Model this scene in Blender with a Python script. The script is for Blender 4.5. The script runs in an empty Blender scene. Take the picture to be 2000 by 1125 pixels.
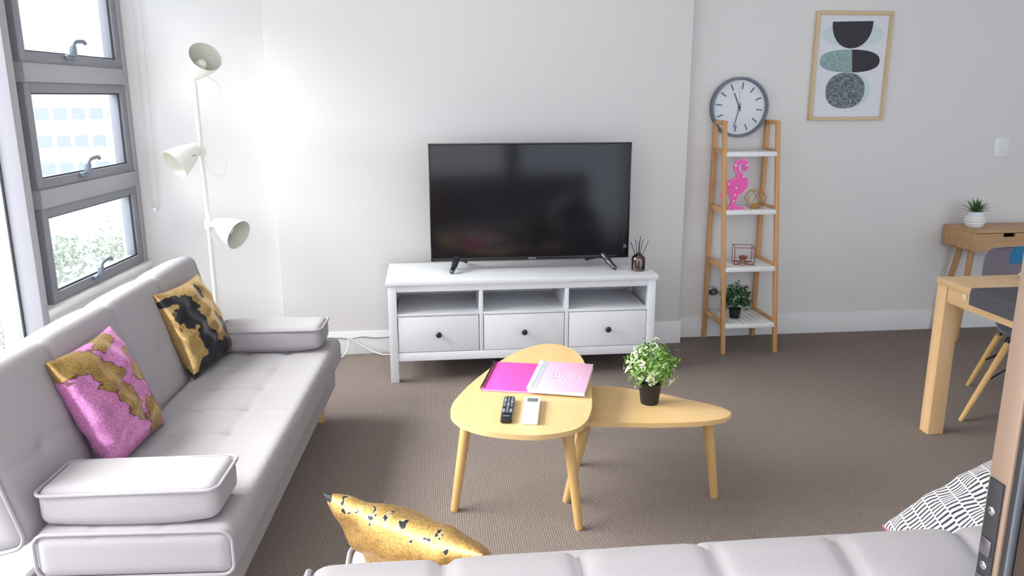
import bpy, bmesh, math, random
from mathutils import Vector, Matrix, Euler
random.seed(7)
S = bpy.context.scene
C = S.collection
PI = math.pi

# ------------------------------------------------------------------ camera
pitch, yaw, roll = 0.237567, 0.105278, -0.001854
F = Vector((math.sin(yaw)*math.cos(pitch), math.cos(yaw)*math.cos(pitch), -math.sin(pitch)))
R = Vector((math.cos(yaw), -math.sin(yaw), 0)); U = R.cross(F)
R2 = R*math.cos(roll) + U*math.sin(roll); U2 = U*math.cos(roll) - R*math.sin(roll)
cd = bpy.data.cameras.new('camera'); cam = bpy.data.objects.new('camera', cd); C.objects.link(cam)
cd.sensor_width = 36; cd.lens = 1551.33*36/2000; cd.clip_start = 0.02; cd.clip_end = 500
m = Matrix((R2, U2, -F)).transposed().to_4x4(); m.translation = Vector((0.2366, -4.1326, 1.5235))
cam.matrix_world = m
S.camera = cam

# ------------------------------------------------------------------ world / light / exposure
w = bpy.data.worlds.new('overcast_sky'); S.world = w; w.use_nodes = True
bg = w.node_tree.nodes['Background']
bg.inputs[0].default_value = (0.865, 0.90, 1.0, 1); bg.inputs[1].default_value = 0.63
vs = S.view_settings
vs.view_transform = 'Standard'; vs.look = 'None'; vs.gamma = 1.0; vs.use_curve_mapping = False
vs.exposure = 2.08
# hazy sun high over the window side: a wide, soft disc behind thin cloud
sl = bpy.data.lights.new('hazy_sun', 'SUN'); sl.energy = 5.8; sl.angle = math.radians(54); sl.color = (1.0, .955, .90)
so = bpy.data.objects.new('hazy_sun', sl); C.objects.link(so)
so.rotation_euler = Vector((.75, -.05, -.66)).to_track_quat('-Z', 'Y').to_euler()

def portal(name, loc, rot, sx, sy):
    l = bpy.data.lights.new(name, 'AREA'); l.shape = 'RECTANGLE'; l.size = sx; l.size_y = sy
    l.cycles.is_portal = True
    o = bpy.data.objects.new(name, l); C.objects.link(o); o.location = loc; o.rotation_euler = rot
    return o
# openings through which the sky lights the room (portals only guide sampling, they give no light of their own)
portal('window_portal', (-1.70, -1.25, 1.25), (0, -PI/2, -0.076), 2.6, 4.1)
portal('balcony_portal', (2.3, -3.45, 1.2), (PI/2, 0, 0), 8.2, 2.7)

# ------------------------------------------------------------------ materials
def lin(h):
    h = h.lstrip('#'); v = [int(h[i:i+2], 16)/255 for i in (0, 2, 4)]
    return tuple(x/12.92 if x <= .04045 else ((x+.055)/1.055)**2.4 for x in v) + (1,)
MC = {}
def base(name):
    mt = bpy.data.materials.new(name); mt.use_nodes = True; nt = mt.node_tree
    return mt, nt, nt.nodes['Principled BSDF']
def node(nt, t, **k):
    n = nt.nodes.new(t)
    for a, b in k.items(): setattr(n, a, b)
    return n
def mat(name, col, rough=.5, metal=0., spec=.5, var=None, bump=None, coat=0., sheen=0.):
    """var = (scale xyz, second colour, contrast), bump = (scale xyz, strength, distance)"""
    if name in MC: return MC[name]
    mt, nt, b = base(name); L = nt.links
    b.inputs['Base Color'].default_value = lin(col); b.inputs['Roughness'].default_value = rough
    b.inputs['Metallic'].default_value = metal; b.inputs['Specular IOR Level'].default_value = spec
    b.inputs['Coat Weight'].default_value = coat; b.inputs['Sheen Weight'].default_value = sheen
    tc = node(nt, 'ShaderNodeTexCoord')
    def tex(sc, det=4):
        mp = node(nt, 'ShaderNodeMapping'); mp.inputs['Scale'].default_value = sc if isinstance(sc, tuple) else (sc,)*3
        L.new(tc.outputs['Object'], mp.inputs['Vector'])
        n = node(nt, 'ShaderNodeTexNoise'); n.inputs['Scale'].default_value = 1; n.inputs['Detail'].default_value = det
        L.new(mp.outputs[0], n.inputs['Vector']); return n
    if var:
        n = tex(var[0]); r = node(nt, 'ShaderNodeValToRGB')
        k = var[2] if len(var) > 2 else .25
        r.color_ramp.elements[0].position = .5-k; r.color_ramp.elements[1].position = .5+k
        r.color_ramp.elements[0].color = lin(var[1]); r.color_ramp.elements[1].color = lin(col)
        L.new(n.outputs['Fac'], r.inputs[0]); L.new(r.outputs[0], b.inputs['Base Color'])
    if bump:
        n = tex(bump[0], 3); bp = node(nt, 'ShaderNodeBump')
        bp.inputs['Strength'].default_value = bump[1]; bp.inputs['Distance'].default_value = bump[2]
        L.new(n.outputs['Fac'], bp.inputs['Height']); L.new(bp.outputs[0], b.inputs['Normal'])
    MC[name] = mt; return mt
def wood(name, col, col2, axis=0, rough=.45):
    sc = [26., 26., 26.]; sc[axis] = 1.6
    return mat(name, col, rough, var=(tuple(sc), col2, .22), bump=(tuple(4*x for x in sc), .05, .001))

WALL = mat('wall_paint', '#e3e0de', .85, spec=.2, bump=(220., .04, .001))
WALL_R = WALL
CEIL = mat('ceiling_paint', '#efefed', .9, spec=.1)
SKIRT = mat('skirting_paint', '#e4e3e2', .5)
WHITE = mat('white_lacquer', '#e6e6ea', .38, bump=(60., .02, .001))
WHITE_IN = WHITE
WPLAST = mat('white_plastic', '#ececec', .35)
LAMPW = mat('lamp_enamel', '#ecebe2', .42)
LAMPIN = mat('lamp_shade_inside', '#dadace', .6)
BLACK = mat('black_plastic', '#141418', .35)
KNOB = mat('dark_knob', '#22242c', .4)
TVB = mat('tv_bezel', '#0c0c10', .22)
SCREEN = mat('tv_screen', '#141318', .11, spec=.45, bump=(30., .006, .001))
SILVER = mat('brushed_silver', '#9a9aa0', .3, 1.)
DSILVER = mat('dark_silver', '#6a6b73', .3, .9)
CHROME = mat('chrome', '#d9d9dc', .12, 1.)
SMOKE = mat('smoked_metal_glass', '#6f6462', .12, 1.)
OAK = wood('oak_tabletop', '#dfbc87', '#d8b079', 0)
OAKY = wood('oak_tabletop_lengthwise', '#dfbd88', '#d9b37c', 1)
BEECH = wood('beech_leg', '#d9b47a', '#d0a668', 2)
BAMBOO = wood('bamboo_upright', '#d6a672', '#c8935b', 2)
BAMBOOY = wood('bamboo_rail', '#d6a672', '#c8935b', 1)
DOAK = wood('dining_oak', '#deb98c', '#d4ab7a', 1)
DOAKZ = wood('dining_oak_leg', '#deb98c', '#d4ab7a', 2)
DESK = wood('desk_oak', '#c89f74', '#ba9064', 0)
DESKZ = wood('desk_leg_oak', '#bb9164', '#ac8050', 2)
PFRAME = wood('pale_pine_frame', '#d9c19a', '#cdb288', 2)
ALU = mat('window_aluminium', '#a9a5aa', .45, .25)
ALUD = mat('window_aluminium_sash', '#888890', .45, .25)
GASK = mat('black_gasket', '#2a2a2e', .6)
STILE = mat('door_aluminium', '#9c8574', .4, .3)
STILED = mat('door_frame_bronze', '#4a3c34', .45, .3)
HANDLE = mat('window_handle_metal', '#7d8692', .4, .2)
FAB = mat('sofa_fabric', '#aaa5a8', .92, spec=.15, var=(420., '#9f9a9e', .3), bump=(650., .25, .001), sheen=.15)
PIPE = mat('sofa_piping', '#a09ba0', .9, spec=.15)
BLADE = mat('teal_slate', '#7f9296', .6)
PAPER = mat('print_paper', '#dfe0e6', .5)
INK = mat('print_charcoal', '#35333a', .7)
MINT = mat('print_pale_mint', '#cdd9db', .7)
def weave(name, a, b_, sc):
    mt, nt, b = base(name); L = nt.links; tc = node(nt, 'ShaderNodeTexCoord'); out = None
    for s in ((sc*.12, 1, sc), (sc, 1, sc*.12)):
        mp = node(nt, 'ShaderNodeMapping'); mp.inputs['Scale'].default_value = s
        n = node(nt, 'ShaderNodeTexNoise'); n.inputs['Scale'].default_value = 1; n.inputs['Detail'].default_value = 3
        L.new(tc.outputs['Object'], mp.inputs[0]); L.new(mp.outputs[0], n.inputs['Vector'])
        if out is None: out = n.outputs['Fac']
        else:
            mx = node(nt, 'ShaderNodeMath', operation='ADD'); L.new(out, mx.inputs[0]); L.new(n.outputs['Fac'], mx.inputs[1]); out = mx.outputs[0]
    hf = node(nt, 'ShaderNodeMath', operation='MULTIPLY'); hf.inputs[1].default_value = .5; L.new(out, hf.inputs[0])
    r = node(nt, 'ShaderNodeValToRGB'); r.color_ramp.elements[0].position = .42; r.color_ramp.elements[1].position = .58
    r.color_ramp.elements[0].color = lin(a); r.color_ramp.elements[1].color = lin(b_)
    L.new(hf.outputs[0], r.inputs[0]); L.new(r.outputs[0], b.inputs['Base Color']); b.inputs['Roughness'].default_value = .7
    return mt
TEALW = weave('print_teal_hatch', '#6f8f8e', '#a8bfbd', 260.)
DARKW = weave('print_dark_hatch', '#2e3138', '#93a0a2', 260.)
CLOCKG = mat('clock_case', '#727983', .5)
CLOCKF = mat('clock_face', '#dfe2e8', .5)
PINKH = mat('hot_pink_cover', '#f452ac', .55)
PINKP = mat('pale_pink_cover', '#e8b4d2', .5)
PAGE = mat('page_edges', '#f2f0f2', .7)
CLEAR = mat('clear_cover_strip', '#bfc6cc', .3)
LCD = mat('lcd_grey', '#6f7378', .3)
BTN = mat('remote_buttons', '#8d97a6', .5)
BTNW = mat('remote_button_white', '#e8e8ea', .5)
FLAM = mat('flamingo_pink', '#f05bb0', .4)
BULB = mat('small_bulb', '#fbe3f2', .3)
GOLDW = mat('brass_wire', '#c9a45a', .25, 1.)
COPPW = mat('copper_wire', '#b06a60', .3, 1.)
CANDLE = mat('candle_holder_gold', '#d9b56a', .3, .9)  # plain gold metal for the tealight cup
SOIL = mat('potting_soil', '#1c1814', .9)
POT = mat('black_pot', '#1b1c20', .45)
LEAF1 = mat('leaf_bright', '#7ea646', .6, var=(60., '#5b8a34', .3))
LEAF2 = mat('leaf_tip_cream', '#d3dcb0', .6)
LEAF3 = mat('leaf_dark', '#3b5f36', .6, var=(60., '#2a4a2c', .3))
LEAF4 = mat('leaf_pale_spot', '#93ad84', .6)
SUCC = mat('succulent_green', '#4c7a44', .5, var=(30., '#35602f', .3))
CERAM = mat('white_ceramic', '#eeeeee', .25)
PORC = mat('porcelain', '#e8eaec', .15, coat=.3)
MATW = mat('charcoal_placemat', '#5a5860', .8, var=((14., 320., 320.), '#3f3e45', .2), bump=((20., 500., 500.), .5, .002))
WIRE = mat('black_wire', '#101013', .4)
CABLE = mat('white_cable', '#e9e7e6', .5)
GREYC = mat('grey_cable', '#5a5a5e', .5)
V1 = mat('patch_mauve_grey', '#847983', .95, var=(160., '#756b75', .3), sheen=.4)
V2 = mat('patch_blue', '#2f7fa6', .95, var=(160., '#2a6d92', .3), sheen=.3)
V3 = mat('patch_slate_violet', '#6d6b82', .95, var=(160., '#605e75', .3), sheen=.3)
V4 = mat('patch_white', '#d2d4df', .95, var=(160., '#c3c6d2', .3))
V5 = mat('patch_plum', '#6b5a68', .95, var=(160., '#5d4e5b', .3))
BUILD = mat('far_facade', '#c8cacc', .8)  # facade, windows, leaves and ground paled to stand for overexposure haze
BWIN = mat('far_window', '#9fa5aa', .6)
TREE = mat('far_tree', '#b3b8ac', .9, var=(1.2, '#959c8e', .3))
BARK = mat('far_trunk', '#5a5047', .9)
GRND = mat('far_ground', '#bcbeb9', .9)
BALC = mat('balcony_tile', '#9a9a98', .7)

def carpet():
    mt, nt, b = base('carpet_loop'); L = nt.links
    tc = node(nt, 'ShaderNodeTexCoord')
    wv = node(nt, 'ShaderNodeTexWave'); wv.bands_direction = 'X'; wv.inputs['Scale'].default_value = 36
    wv.inputs['Distortion'].default_value = 1.6; wv.inputs['Detail'].default_value = 2; wv.inputs['Detail Scale'].default_value = 3.
    L.new(tc.outputs['Object'], wv.inputs['Vector'])
    n1 = node(nt, 'ShaderNodeTexNoise'); n1.inputs['Scale'].default_value = 210; n1.inputs['Detail'].default_value = 2
    L.new(tc.outputs['Object'], n1.inputs['Vector'])
    n2 = node(nt, 'ShaderNodeTexNoise'); n2.inputs['Scale'].default_value = 2.2; L.new(tc.outputs['Object'], n2.inputs['Vector'])
    a = node(nt, 'ShaderNodeMath', operation='MULTIPLY'); a.inputs[1].default_value = .26; L.new(wv.outputs['Fac'], a.inputs[0])
    c = node(nt, 'ShaderNodeMath', operation='MULTIPLY_ADD'); c.inputs[1].default_value = 1.1; L.new(n1.outputs['Fac'], c.inputs[0]); L.new(a.outputs[0], c.inputs[2])
    r = node(nt, 'ShaderNodeValToRGB'); r.color_ramp.elements[0].position = .35; r.color_ramp.elements[1].position = .95
    r.color_ramp.elements[0].color = lin('#5f544f'); r.color_ramp.elements[1].color = lin('#9b8e87')
    L.new(c.outputs[0], r.inputs[0])
    L.new(r.outputs[0], b.inputs['Base Color'])
    b.inputs['Roughness'].default_value = .95; b.inputs['Specular IOR Level'].default_value = .1
    bp = node(nt, 'ShaderNodeBump'); bp.inputs['Strength'].default_value = .6; bp.inputs['Distance'].default_value = .004
    L.new(c.outputs[0], bp.inputs['Height']); L.new(bp.outputs[0], b.inputs['Normal'])
    return mt
CARPET = carpet()

def glass(name, tint='#f4f8fa', refl=.06):
    mt = bpy.data.materials.new(name); mt.use_nodes = True; nt = mt.node_tree; nt.nodes.clear(); L = nt.links
    o = node(nt, 'ShaderNodeOutputMaterial'); t = node(nt, 'ShaderNodeBsdfTransparent'); g = node(nt, 'ShaderNodeBsdfGlossy')
    t.inputs[0].default_value = lin(tint); g.inputs['Roughness'].default_value = .02
    mx = node(nt, 'ShaderNodeMixShader'); lw = node(nt, 'ShaderNodeLayerWeight'); lw.inputs[0].default_value = .5
    pw = node(nt, 'ShaderNodeMath', operation='POWER'); pw.inputs[1].default_value = 5; L.new(lw.outputs['Facing'], pw.inputs[0])
    fr = node(nt, 'ShaderNodeMath', operation='MULTIPLY_ADD'); fr.inputs[1].default_value = .5; fr.inputs[2].default_value = .03; L.new(pw.outputs[0], fr.inputs[0])
    L.new(fr.outputs[0], mx.inputs[0]); L.new(t.outputs[0], mx.inputs[1]); L.new(g.outputs[0], mx.inputs[2]); L.new(mx.outputs[0], o.inputs[0])
    return mt
GLASS = glass('window_glass')

def sequin(name, colA, colB, blobs, noise_amp=.55, thr=.5, rough=.3, edge=None, metalA=.75, metalB=.85, nscale=22, bias=0.):
    """two-sided sequin cloth: colB shows where brushed the other way (blobs given in the cushion's own x,y)"""
    mt, nt, b = base(name); L = nt.links
    tc = node(nt, 'ShaderNodeTexCoord'); sp = node(nt, 'ShaderNodeSeparateXYZ'); L.new(tc.outputs['Object'], sp.inputs[0])
    def mth(op, a, c=None, d=None):
        n = node(nt, 'ShaderNodeMath', operation=op)
        for i, v in enumerate((a, c, d)):
            if v is None: continue
            if isinstance(v, (int, float)): n.inputs[i].default_value = v
            else: L.new(v, n.inputs[i])
        return n.outputs[0]
    acc = None
    for (x, y, rx, ry, an) in blobs:
        dx = mth('SUBTRACT', sp.outputs[0], x); dy = mth('SUBTRACT', sp.outputs[1], y)
        ca, sa = math.cos(an), math.sin(an)
        ux = mth('DIVIDE', mth('ADD', mth('MULTIPLY', dx, ca), mth('MULTIPLY', dy, sa)), rx)
        uy = mth('DIVIDE', mth('ADD', mth('MULTIPLY', dx, -sa), mth('MULTIPLY', dy, ca)), ry)
        d = mth('SUBTRACT', 1.0, mth('SQRT', mth('ADD', mth('MULTIPLY', ux, ux), mth('MULTIPLY', uy, uy))))
        acc = d if acc is None else mth('MAXIMUM', acc, d)
    def noise(sc, det):
        n = node(nt, 'ShaderNodeTexNoise'); n.inputs['Scale'].default_value = sc; n.inputs['Detail'].default_value = det
        L.new(tc.outputs['Object'], n.inputs['Vector']); return n.outputs['Fac']
    nz = mth('MULTIPLY_ADD', mth('SUBTRACT', noise(nscale, 7), .5), noise_amp*4, bias)
    fld = mth('ADD', acc, nz)
    k = mth('GREATER_THAN', fld, 0.0)
    ed = mth('LESS_THAN', mth('ABSOLUTE', fld), .04)
    vo = node(nt, 'ShaderNodeTexVoronoi'); vo.inputs['Scale'].default_value = 240; L.new(tc.outputs['Object'], vo.inputs['Vector'])
    mixA = node(nt, 'ShaderNodeMix', data_type='RGBA'); L.new(k, mixA.inputs[0])
    mixA.inputs[6].default_value = lin(colA); mixA.inputs[7].default_value = lin(colB)
    hs = node(nt, 'ShaderNodeHueSaturation'); L.new(mixA.outputs[2], hs.inputs['Color'])
    sv = node(nt, 'ShaderNodeSeparateXYZ'); L.new(vo.outputs['Color'], sv.inputs[0])
    L.new(mth('MULTIPLY_ADD', sv.outputs[0], .5, .75), hs.inputs['Value'])
    mixE = node(nt, 'ShaderNodeMix', data_type='RGBA'); L.new(mth('MULTIPLY', ed, .75), mixE.inputs[0])
    L.new(hs.outputs[0], mixE.inputs[6]); mixE.inputs[7].default_value = lin(edge or '#3a2a20')
    L.new(mixE.outputs[2], b.inputs['Base Color'])
    mm = mth('MULTIPLY_ADD', k, metalB-metalA, metalA); L.new(mm, b.inputs['Metallic'])
    b.inputs['Roughness'].default_value = rough
    bp = node(nt, 'ShaderNodeBump'); bp.inputs['Strength'].default_value = .35; bp.inputs['Distance'].default_value = .004
    hh = mth('ADD', sv.outputs[1], mth('MULTIPLY', k, .8)); L.new(hh, bp.inputs['Height']); L.new(bp.outputs[0], b.inputs['Normal'])
    return mt

# ------------------------------------------------------------------ mesh helpers
def chain_inv(o):
    mm = Matrix.Identity(4)
    while o is not None: mm = o.matrix_basis @ mm; o = o.parent
    return mm.inverted()
def obj(name, bm, mt, parent=None, world=False, ang=38, kind=None, label=None, flat=False):
    if world and parent is not None: bm.transform(chain_inv(parent))
    me = bpy.data.meshes.new(name); bm.normal_update(); bm.to_mesh(me); bm.free()
    if not flat:
        me.shade_smooth(); me.set_sharp_from_angle(angle=math.radians(ang))
    for x in (mt if isinstance(mt, (list, tuple)) else [mt]): me.materials.append(x)
    o = bpy.data.objects.new(name, me); C.objects.link(o)
    if parent is not None: o.parent = parent
    if kind: o['kind'] = kind
    if label: o['label'] = label
    return o
def tag(o, label, cat, group=None):
    o['label'] = label; o['category'] = cat
    if group: o['group'] = group
    return o
def thing(name, label, cat, loc=(0, 0, 0), rz=0., group=None):
    o = bpy.data.objects.new(name, None); C.objects.link(o); o.empty_display_size = .05
    o.location = loc; o.rotation_euler = (0, 0, rz)
    return tag(o, label, cat, group)
def sroot(name, loc=(0, 0, 0), rz=0.):
    o = bpy.data.objects.new(name, None); C.objects.link(o); o.location = loc; o.rotation_euler = (0, 0, rz); o['kind'] = 'structure'
    return o
def NB(): return bmesh.new()
def box(bm, lo, hi, bev=0., mx=None, seg=2):
    r = bmesh.ops.create_cube(bm, size=1); v = r['verts']
    s = [hi[i]-lo[i] for i in range(3)]; c = [(hi[i]+lo[i])/2 for i in range(3)]
    bmesh.ops.scale(bm, vec=s, verts=v); bmesh.ops.translate(bm, vec=c, verts=v)
    if bev > 0:
        e = list({e for x in v for e in x.link_edges})
        rr = bmesh.ops.bevel(bm, geom=e, offset=bev, segments=seg, affect='EDGES', profile=.5)
        v = list({x for f in rr['faces'] for x in f.verts} | {x for x in v if x.is_valid})
    if mx is not None: bmesh.ops.transform(bm, matrix=mx, verts=v)
    return bm
def bxo(name, lo, hi, mt, parent=None, bev=.003, world=False, mx=None, **k):
    return obj(name, box(NB(), lo, hi, bev, mx), mt, parent, world, **k)
def tube(bm, pts, rad, seg=10, cap=True, closed=False):
    pts = [Vector(p) for p in pts]; n = len(pts); rings = []
    rr = rad if isinstance(rad, (list, tuple)) else [rad]*n
    up = None
    for i, p in enumerate(pts):
        if closed: t = pts[(i+1) % n]-pts[i-1]
        else: t = pts[min(i+1, n-1)]-pts[max(i-1, 0)]
        t.normalize()
        if up is None:
            up = Vector((0, 0, 1)) if abs(t.z) < .9 else Vector((1, 0, 0))
        a = up - t*up.dot(t); a.normalize(); up = a; b = t.cross(a)
        rings.append([bm.verts.new(p + (a*math.cos(2*PI*k/seg) + b*math.sin(2*PI*k/seg))*rr[i]) for k in range(seg)])
    for i in range(n if closed else n-1):
        A, B = rings[i], rings[(i+1) % n]
        for k in range(seg): bm.faces.new((A[k], A[(k+1) % seg], B[(k+1) % seg], B[k]))
    if cap and not closed:
        bm.faces.new(rings[0][::-1]); bm.faces.new(rings[-1])
    return bm
def smooth_path(pts, n=8, closed=False):
    pts = [Vector(p) for p in pts]; N = len(pts); out = []
    rng = range(N) if closed else range(N-1)
    for i in rng:
        if closed: p0, p1, p2, p3 = pts[i-1], pts[i], pts[(i+1) % N], pts[(i+2) % N]
        else: p0, p1, p2, p3 = pts[max(i-1, 0)], pts[i], pts[i+1], pts[min(i+2, N-1)]
        for k in range(n):
            t = k/n
            out.append(.5*((2*p1)+(p2-p0)*t+(2*p0-5*p1+4*p2-p3)*t*t+(3*p1-p0-3*p2+p3)*t**3))
    if not closed: out.append(pts[-1])
    return out
def lathe(bm, prof, seg=28, mx=None, capb=True, capt=True):
    rings = []
    for (r, z) in prof:
        rings.append([bm.verts.new((r*math.cos(2*PI*k/seg), r*math.sin(2*PI*k/seg), z)) for k in range(seg)])
    for A, B in zip(rings, rings[1:]):
        for k in range(seg): bm.faces.new((A[k], A[(k+1) % seg], B[(k+1) % seg], B[k]))
    if capb: bm.faces.new(rings[0][::-1])
    if capt: bm.faces.new(rings[-1])
    if mx is not None: bmesh.ops.transform(bm, matrix=mx, verts=[v for r in rings for v in r])
    return bm
def prism(bm, outline, z0, z1, bev=0., mx=None):
    """outline: list of (x,y); extruded from z0 to z1"""
    a = sum(outline[i-1][0]*outline[i][1]-outline[i][0]*outline[i-1][1] for i in range(len(outline)))
    if a < 0: outline = outline[::-1]
    lo = [bm.verts.new((x, y, z0)) for x, y in outline]; hi = [bm.verts.new((x, y, z1)) for x, y in outline]
    n = len(outline); fb = bm.faces.new(lo[::-1]); ft = bm.faces.new(hi)
    for i in range(n): bm.faces.new((lo[i], lo[(i+1) % n], hi[(i+1) % n], hi[i]))
    vs_ = lo+hi
    if bev:
        e = list(fb.edges)+list(ft.edges)
        bmesh.ops.bevel(bm, geom=e, offset=bev, segments=2, affect='EDGES', profile=.5)
    if mx is not None: bmesh.ops.transform(bm, matrix=mx, verts=bm.verts)
    return bm
def align(p, q):
    """matrix taking +Z to direction q-p, origin at p"""
    p, q = Vector(p), Vector(q); d = (q-p).normalized()
    mm = d.to_track_quat('Z', 'Y').to_matrix().to_4x4(); mm.translation = p; return mm
def rbox(bm, half, r, step=.02, f=None, mx=None, nc=3):
    """rounded box about the origin on a lattice; f(p, nrm) -> displaced point"""
    ax = []
    for h in half:
        c = h-r; n = max(1, int(round(2*c/step)))
        a = [-h + r*k/nc for k in range(nc)] + [-c + 2*c*k/n for k in range(n+1)] + [c + r*(k+1)/nc for k in range(nc)]
        ax.append(a)
    N = [len(a)-1 for a in ax]; V = {}
    def vert(i, j, k):
        key = (i, j, k)
        if key not in V:
            p = Vector((ax[0][i], ax[1][j], ax[2][k]))
            core = Vector([max(-(half[q]-r), min(half[q]-r, p[q])) for q in range(3)])
            d = p-core
            # which faces: normalise in the corner regions
            nrm = d.normalized(); p = core + nrm*r
            if f: p = f(p, nrm)
            V[key] = bm.verts.new(mx @ p if mx is not None else p)
        return V[key]
    def quad(a, b, c, d):
        bm.faces.new((vert(*a), vert(*b), vert(*c), vert(*d)))
    for i in range(N[0]):
        for j in range(N[1]):
            quad((i, j, N[2]), (i+1, j, N[2]), (i+1, j+1, N[2]), (i, j+1, N[2]))
            quad((i, j+1, 0), (i+1, j+1, 0), (i+1, j, 0), (i, j, 0))
    for i in range(N[0]):
        for k in range(N[2]):
            quad((i, 0, k), (i+1, 0, k), (i+1, 0, k+1), (i, 0, k+1))
            quad((i, N[1], k+1), (i+1, N[1], k+1), (i+1, N[1], k), (i, N[1], k))
    for j in range(N[1]):
        for k in range(N[2]):
            quad((N[0], j, k), (N[0], j+1, k), (N[0], j+1, k+1), (N[0], j, k+1))
            quad((0, j, k+1), (0, j+1, k+1), (0, j+1, k), (0, j, k))
    return bm
def rrect(hx, hy, r, n=6):
    o = []
    for (cx, cy, a0) in ((hx-r, hy-r, 0), (-hx+r, hy-r, PI/2), (-hx+r, -hy+r, PI), (hx-r, -hy+r, 3*PI/2)):
        for k in range(n+1):
            a = a0 + PI/2*k/n; o.append((cx+r*math.cos(a), cy+r*math.sin(a)))
    return o
def pillow(bm, w_, h_, t_, n=30, pinch=.06, wr=.006, seed=1):
    rnd = random.Random(seed); ph = [rnd.uniform(0, 6.28) for _ in range(8)]
    def P(i, j, s):
        a = -1+2*i/n; b = -1+2*j/n
        a = math.sin(a*PI/2); b = math.sin(b*PI/2)
        x = a*w_/2*(1-pinch*(1-b*b)*abs(a)**3); y = b*h_/2*(1-pinch*(1-a*a)*abs(b)**3)
        e = max(0, (1-a*a)*(1-b*b)); z = s*t_/2*e**.42
        q = e**.5
        z += s*wr*q*(math.sin(9*a+ph[0]+3*b)+math.sin(11*b+ph[1]-4*a)+.7*math.sin(17*a*b+ph[2]))
        return (x, y, z)
    T = {}
    for s in (1, -1):
        for i in range(n+1):
            for j in range(n+1):
                if s == -1 and (i in (0, n) or j in (0, n)): T[(i, j, s)] = T[(i, j, 1)]
                else: T[(i, j, s)] = bm.verts.new(P(i, j, s))
    for s in (1, -1):
        for i in range(n):
            for j in range(n):
                q = [T[(i, j, s)], T[(i+1, j, s)], T[(i+1, j+1, s)], T[(i, j+1, s)]]
                bm.faces.new(q if s == 1 else q[::-1])
    return bm
def frame_matrix(o, e1, e2):
    e1 = Vector(e1).normalized(); e2 = Vector(e2); n = e1.cross(e2).normalized(); e2 = n.cross(e1)
    mm = Matrix((e1, e2, n)).transposed().to_4x4(); mm.translation = Vector(o); return mm
def taper_leg(bm, foot, top, r0, r1, seg=14):
    f, t = Vector(foot), Vector(top); d = (t-f)
    pts = [f, f+d*.012, f+d*.5, t]
    return tube(bm, pts, [r0*.86, r0, (r0+r1)/2, r1], seg)

# ================================================================== the setting
YB, YR = .555, .667            # wall behind the television, recessed wall
CX, CY = -1.43, .70            # window corner
WD = Vector((.076, .997, 0)).normalized()          # along the window wall, into the room's depth
WO = Vector((-WD.y, WD.x, 0))                      # outward through the window
RZW = math.atan2(WD.y, WD.x)                       # local x along WD, local y outward (+)
H = 2.62
bxo('floor', (-1.78, -3.30, -.08), (6.5, .95, 0), CARPET, bev=0)['kind'] = 'structure'
bxo('ceiling', (-2.0, -3.36, H), (6.6, 1.1, H+.12), CEIL, bev=0)['kind'] = 'structure'
bxo('wall_back', (-.642, YB, 0), (1.79, YR+.25, H), WALL, bev=.004)['kind'] = 'structure'
bxo('wall_back_right', (1.79, YR, 0), (6.6, YR+.25, H), WALL_R, bev=0)['kind'] = 'structure'
o = obj('wall_back_left', prism(NB(), [(-.642, CY-.015), (-.642, CY+.34), (CX-.06, CY+.34), (CX-.06, CY+.012), (CX, CY)], 0, H), WALL); o['kind'] = 'structure'
bxo('wall_right', (6.4, -3.36, 0), (6.6, YR, H), WALL, bev=0)['kind'] = 'structure'
bxo('wall_front', (6.3, -3.36, 0), (6.4, -3.2, H), WALL, bev=0)['kind'] = 'structure'
# skirting
def skirting(name, x0, x1, y, h, t=.016):
    bm = NB(); prof = [(0, 0), (-t, 0), (-t, h*.78), (-t*.55, h*.86), (-t*.5, h*.97), (-t*.3, h), (0, h)]
    a = [bm.verts.new((x0, y+p, q)) for p, q in prof]; b = [bm.verts.new((x1, y+p, q)) for p, q in prof]
    n = len(prof)
    for i in range(n): bm.faces.new((a[i], b[i], b[(i+1) % n], a[(i+1) % n]))
    bm.faces.new(a[::-1]); bm.faces.new(b); bmesh.ops.recalc_face_normals(bm, faces=bm.faces)
    o = obj(name, bm, SKIRT); o['kind'] = 'structure'; return o
skirting('baseboard_back', -.642, 1.80, YB, .138)
skirting('baseboard_back_right', 1.806, 6.4, YR, .134)

# window wall: local x along the wall (0 at the corner, negative toward the camera), local y outward
def wl(name): return sroot(name, (CX, CY, 0), RZW)
def wbox(name, u0, u1, d0, d1, z0, z1, mt, par, bev=.003, **k):
    # local x = WD, local y = +90 deg of WD = outward (-X)
    return bxo(name, (u0, d0, z0), (u1, d1, z1), mt, par, bev, **k)
wleft = wl('wall_left')
wbox('parapet', -1.196, -.0, .0, .13, 0, .545, WALL, wleft, 0)
wbox('window_head', -3.95, .0, .0, .16, 2.36, H, WALL, wleft, 0)
wbox('added_sun_block', -3.95, -3.42, .0, .16, 0, 2.36, WALL, wleft, 0)  # solid segment added out of view to limit sun on the near sofa
W1 = wl('window_1')
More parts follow.
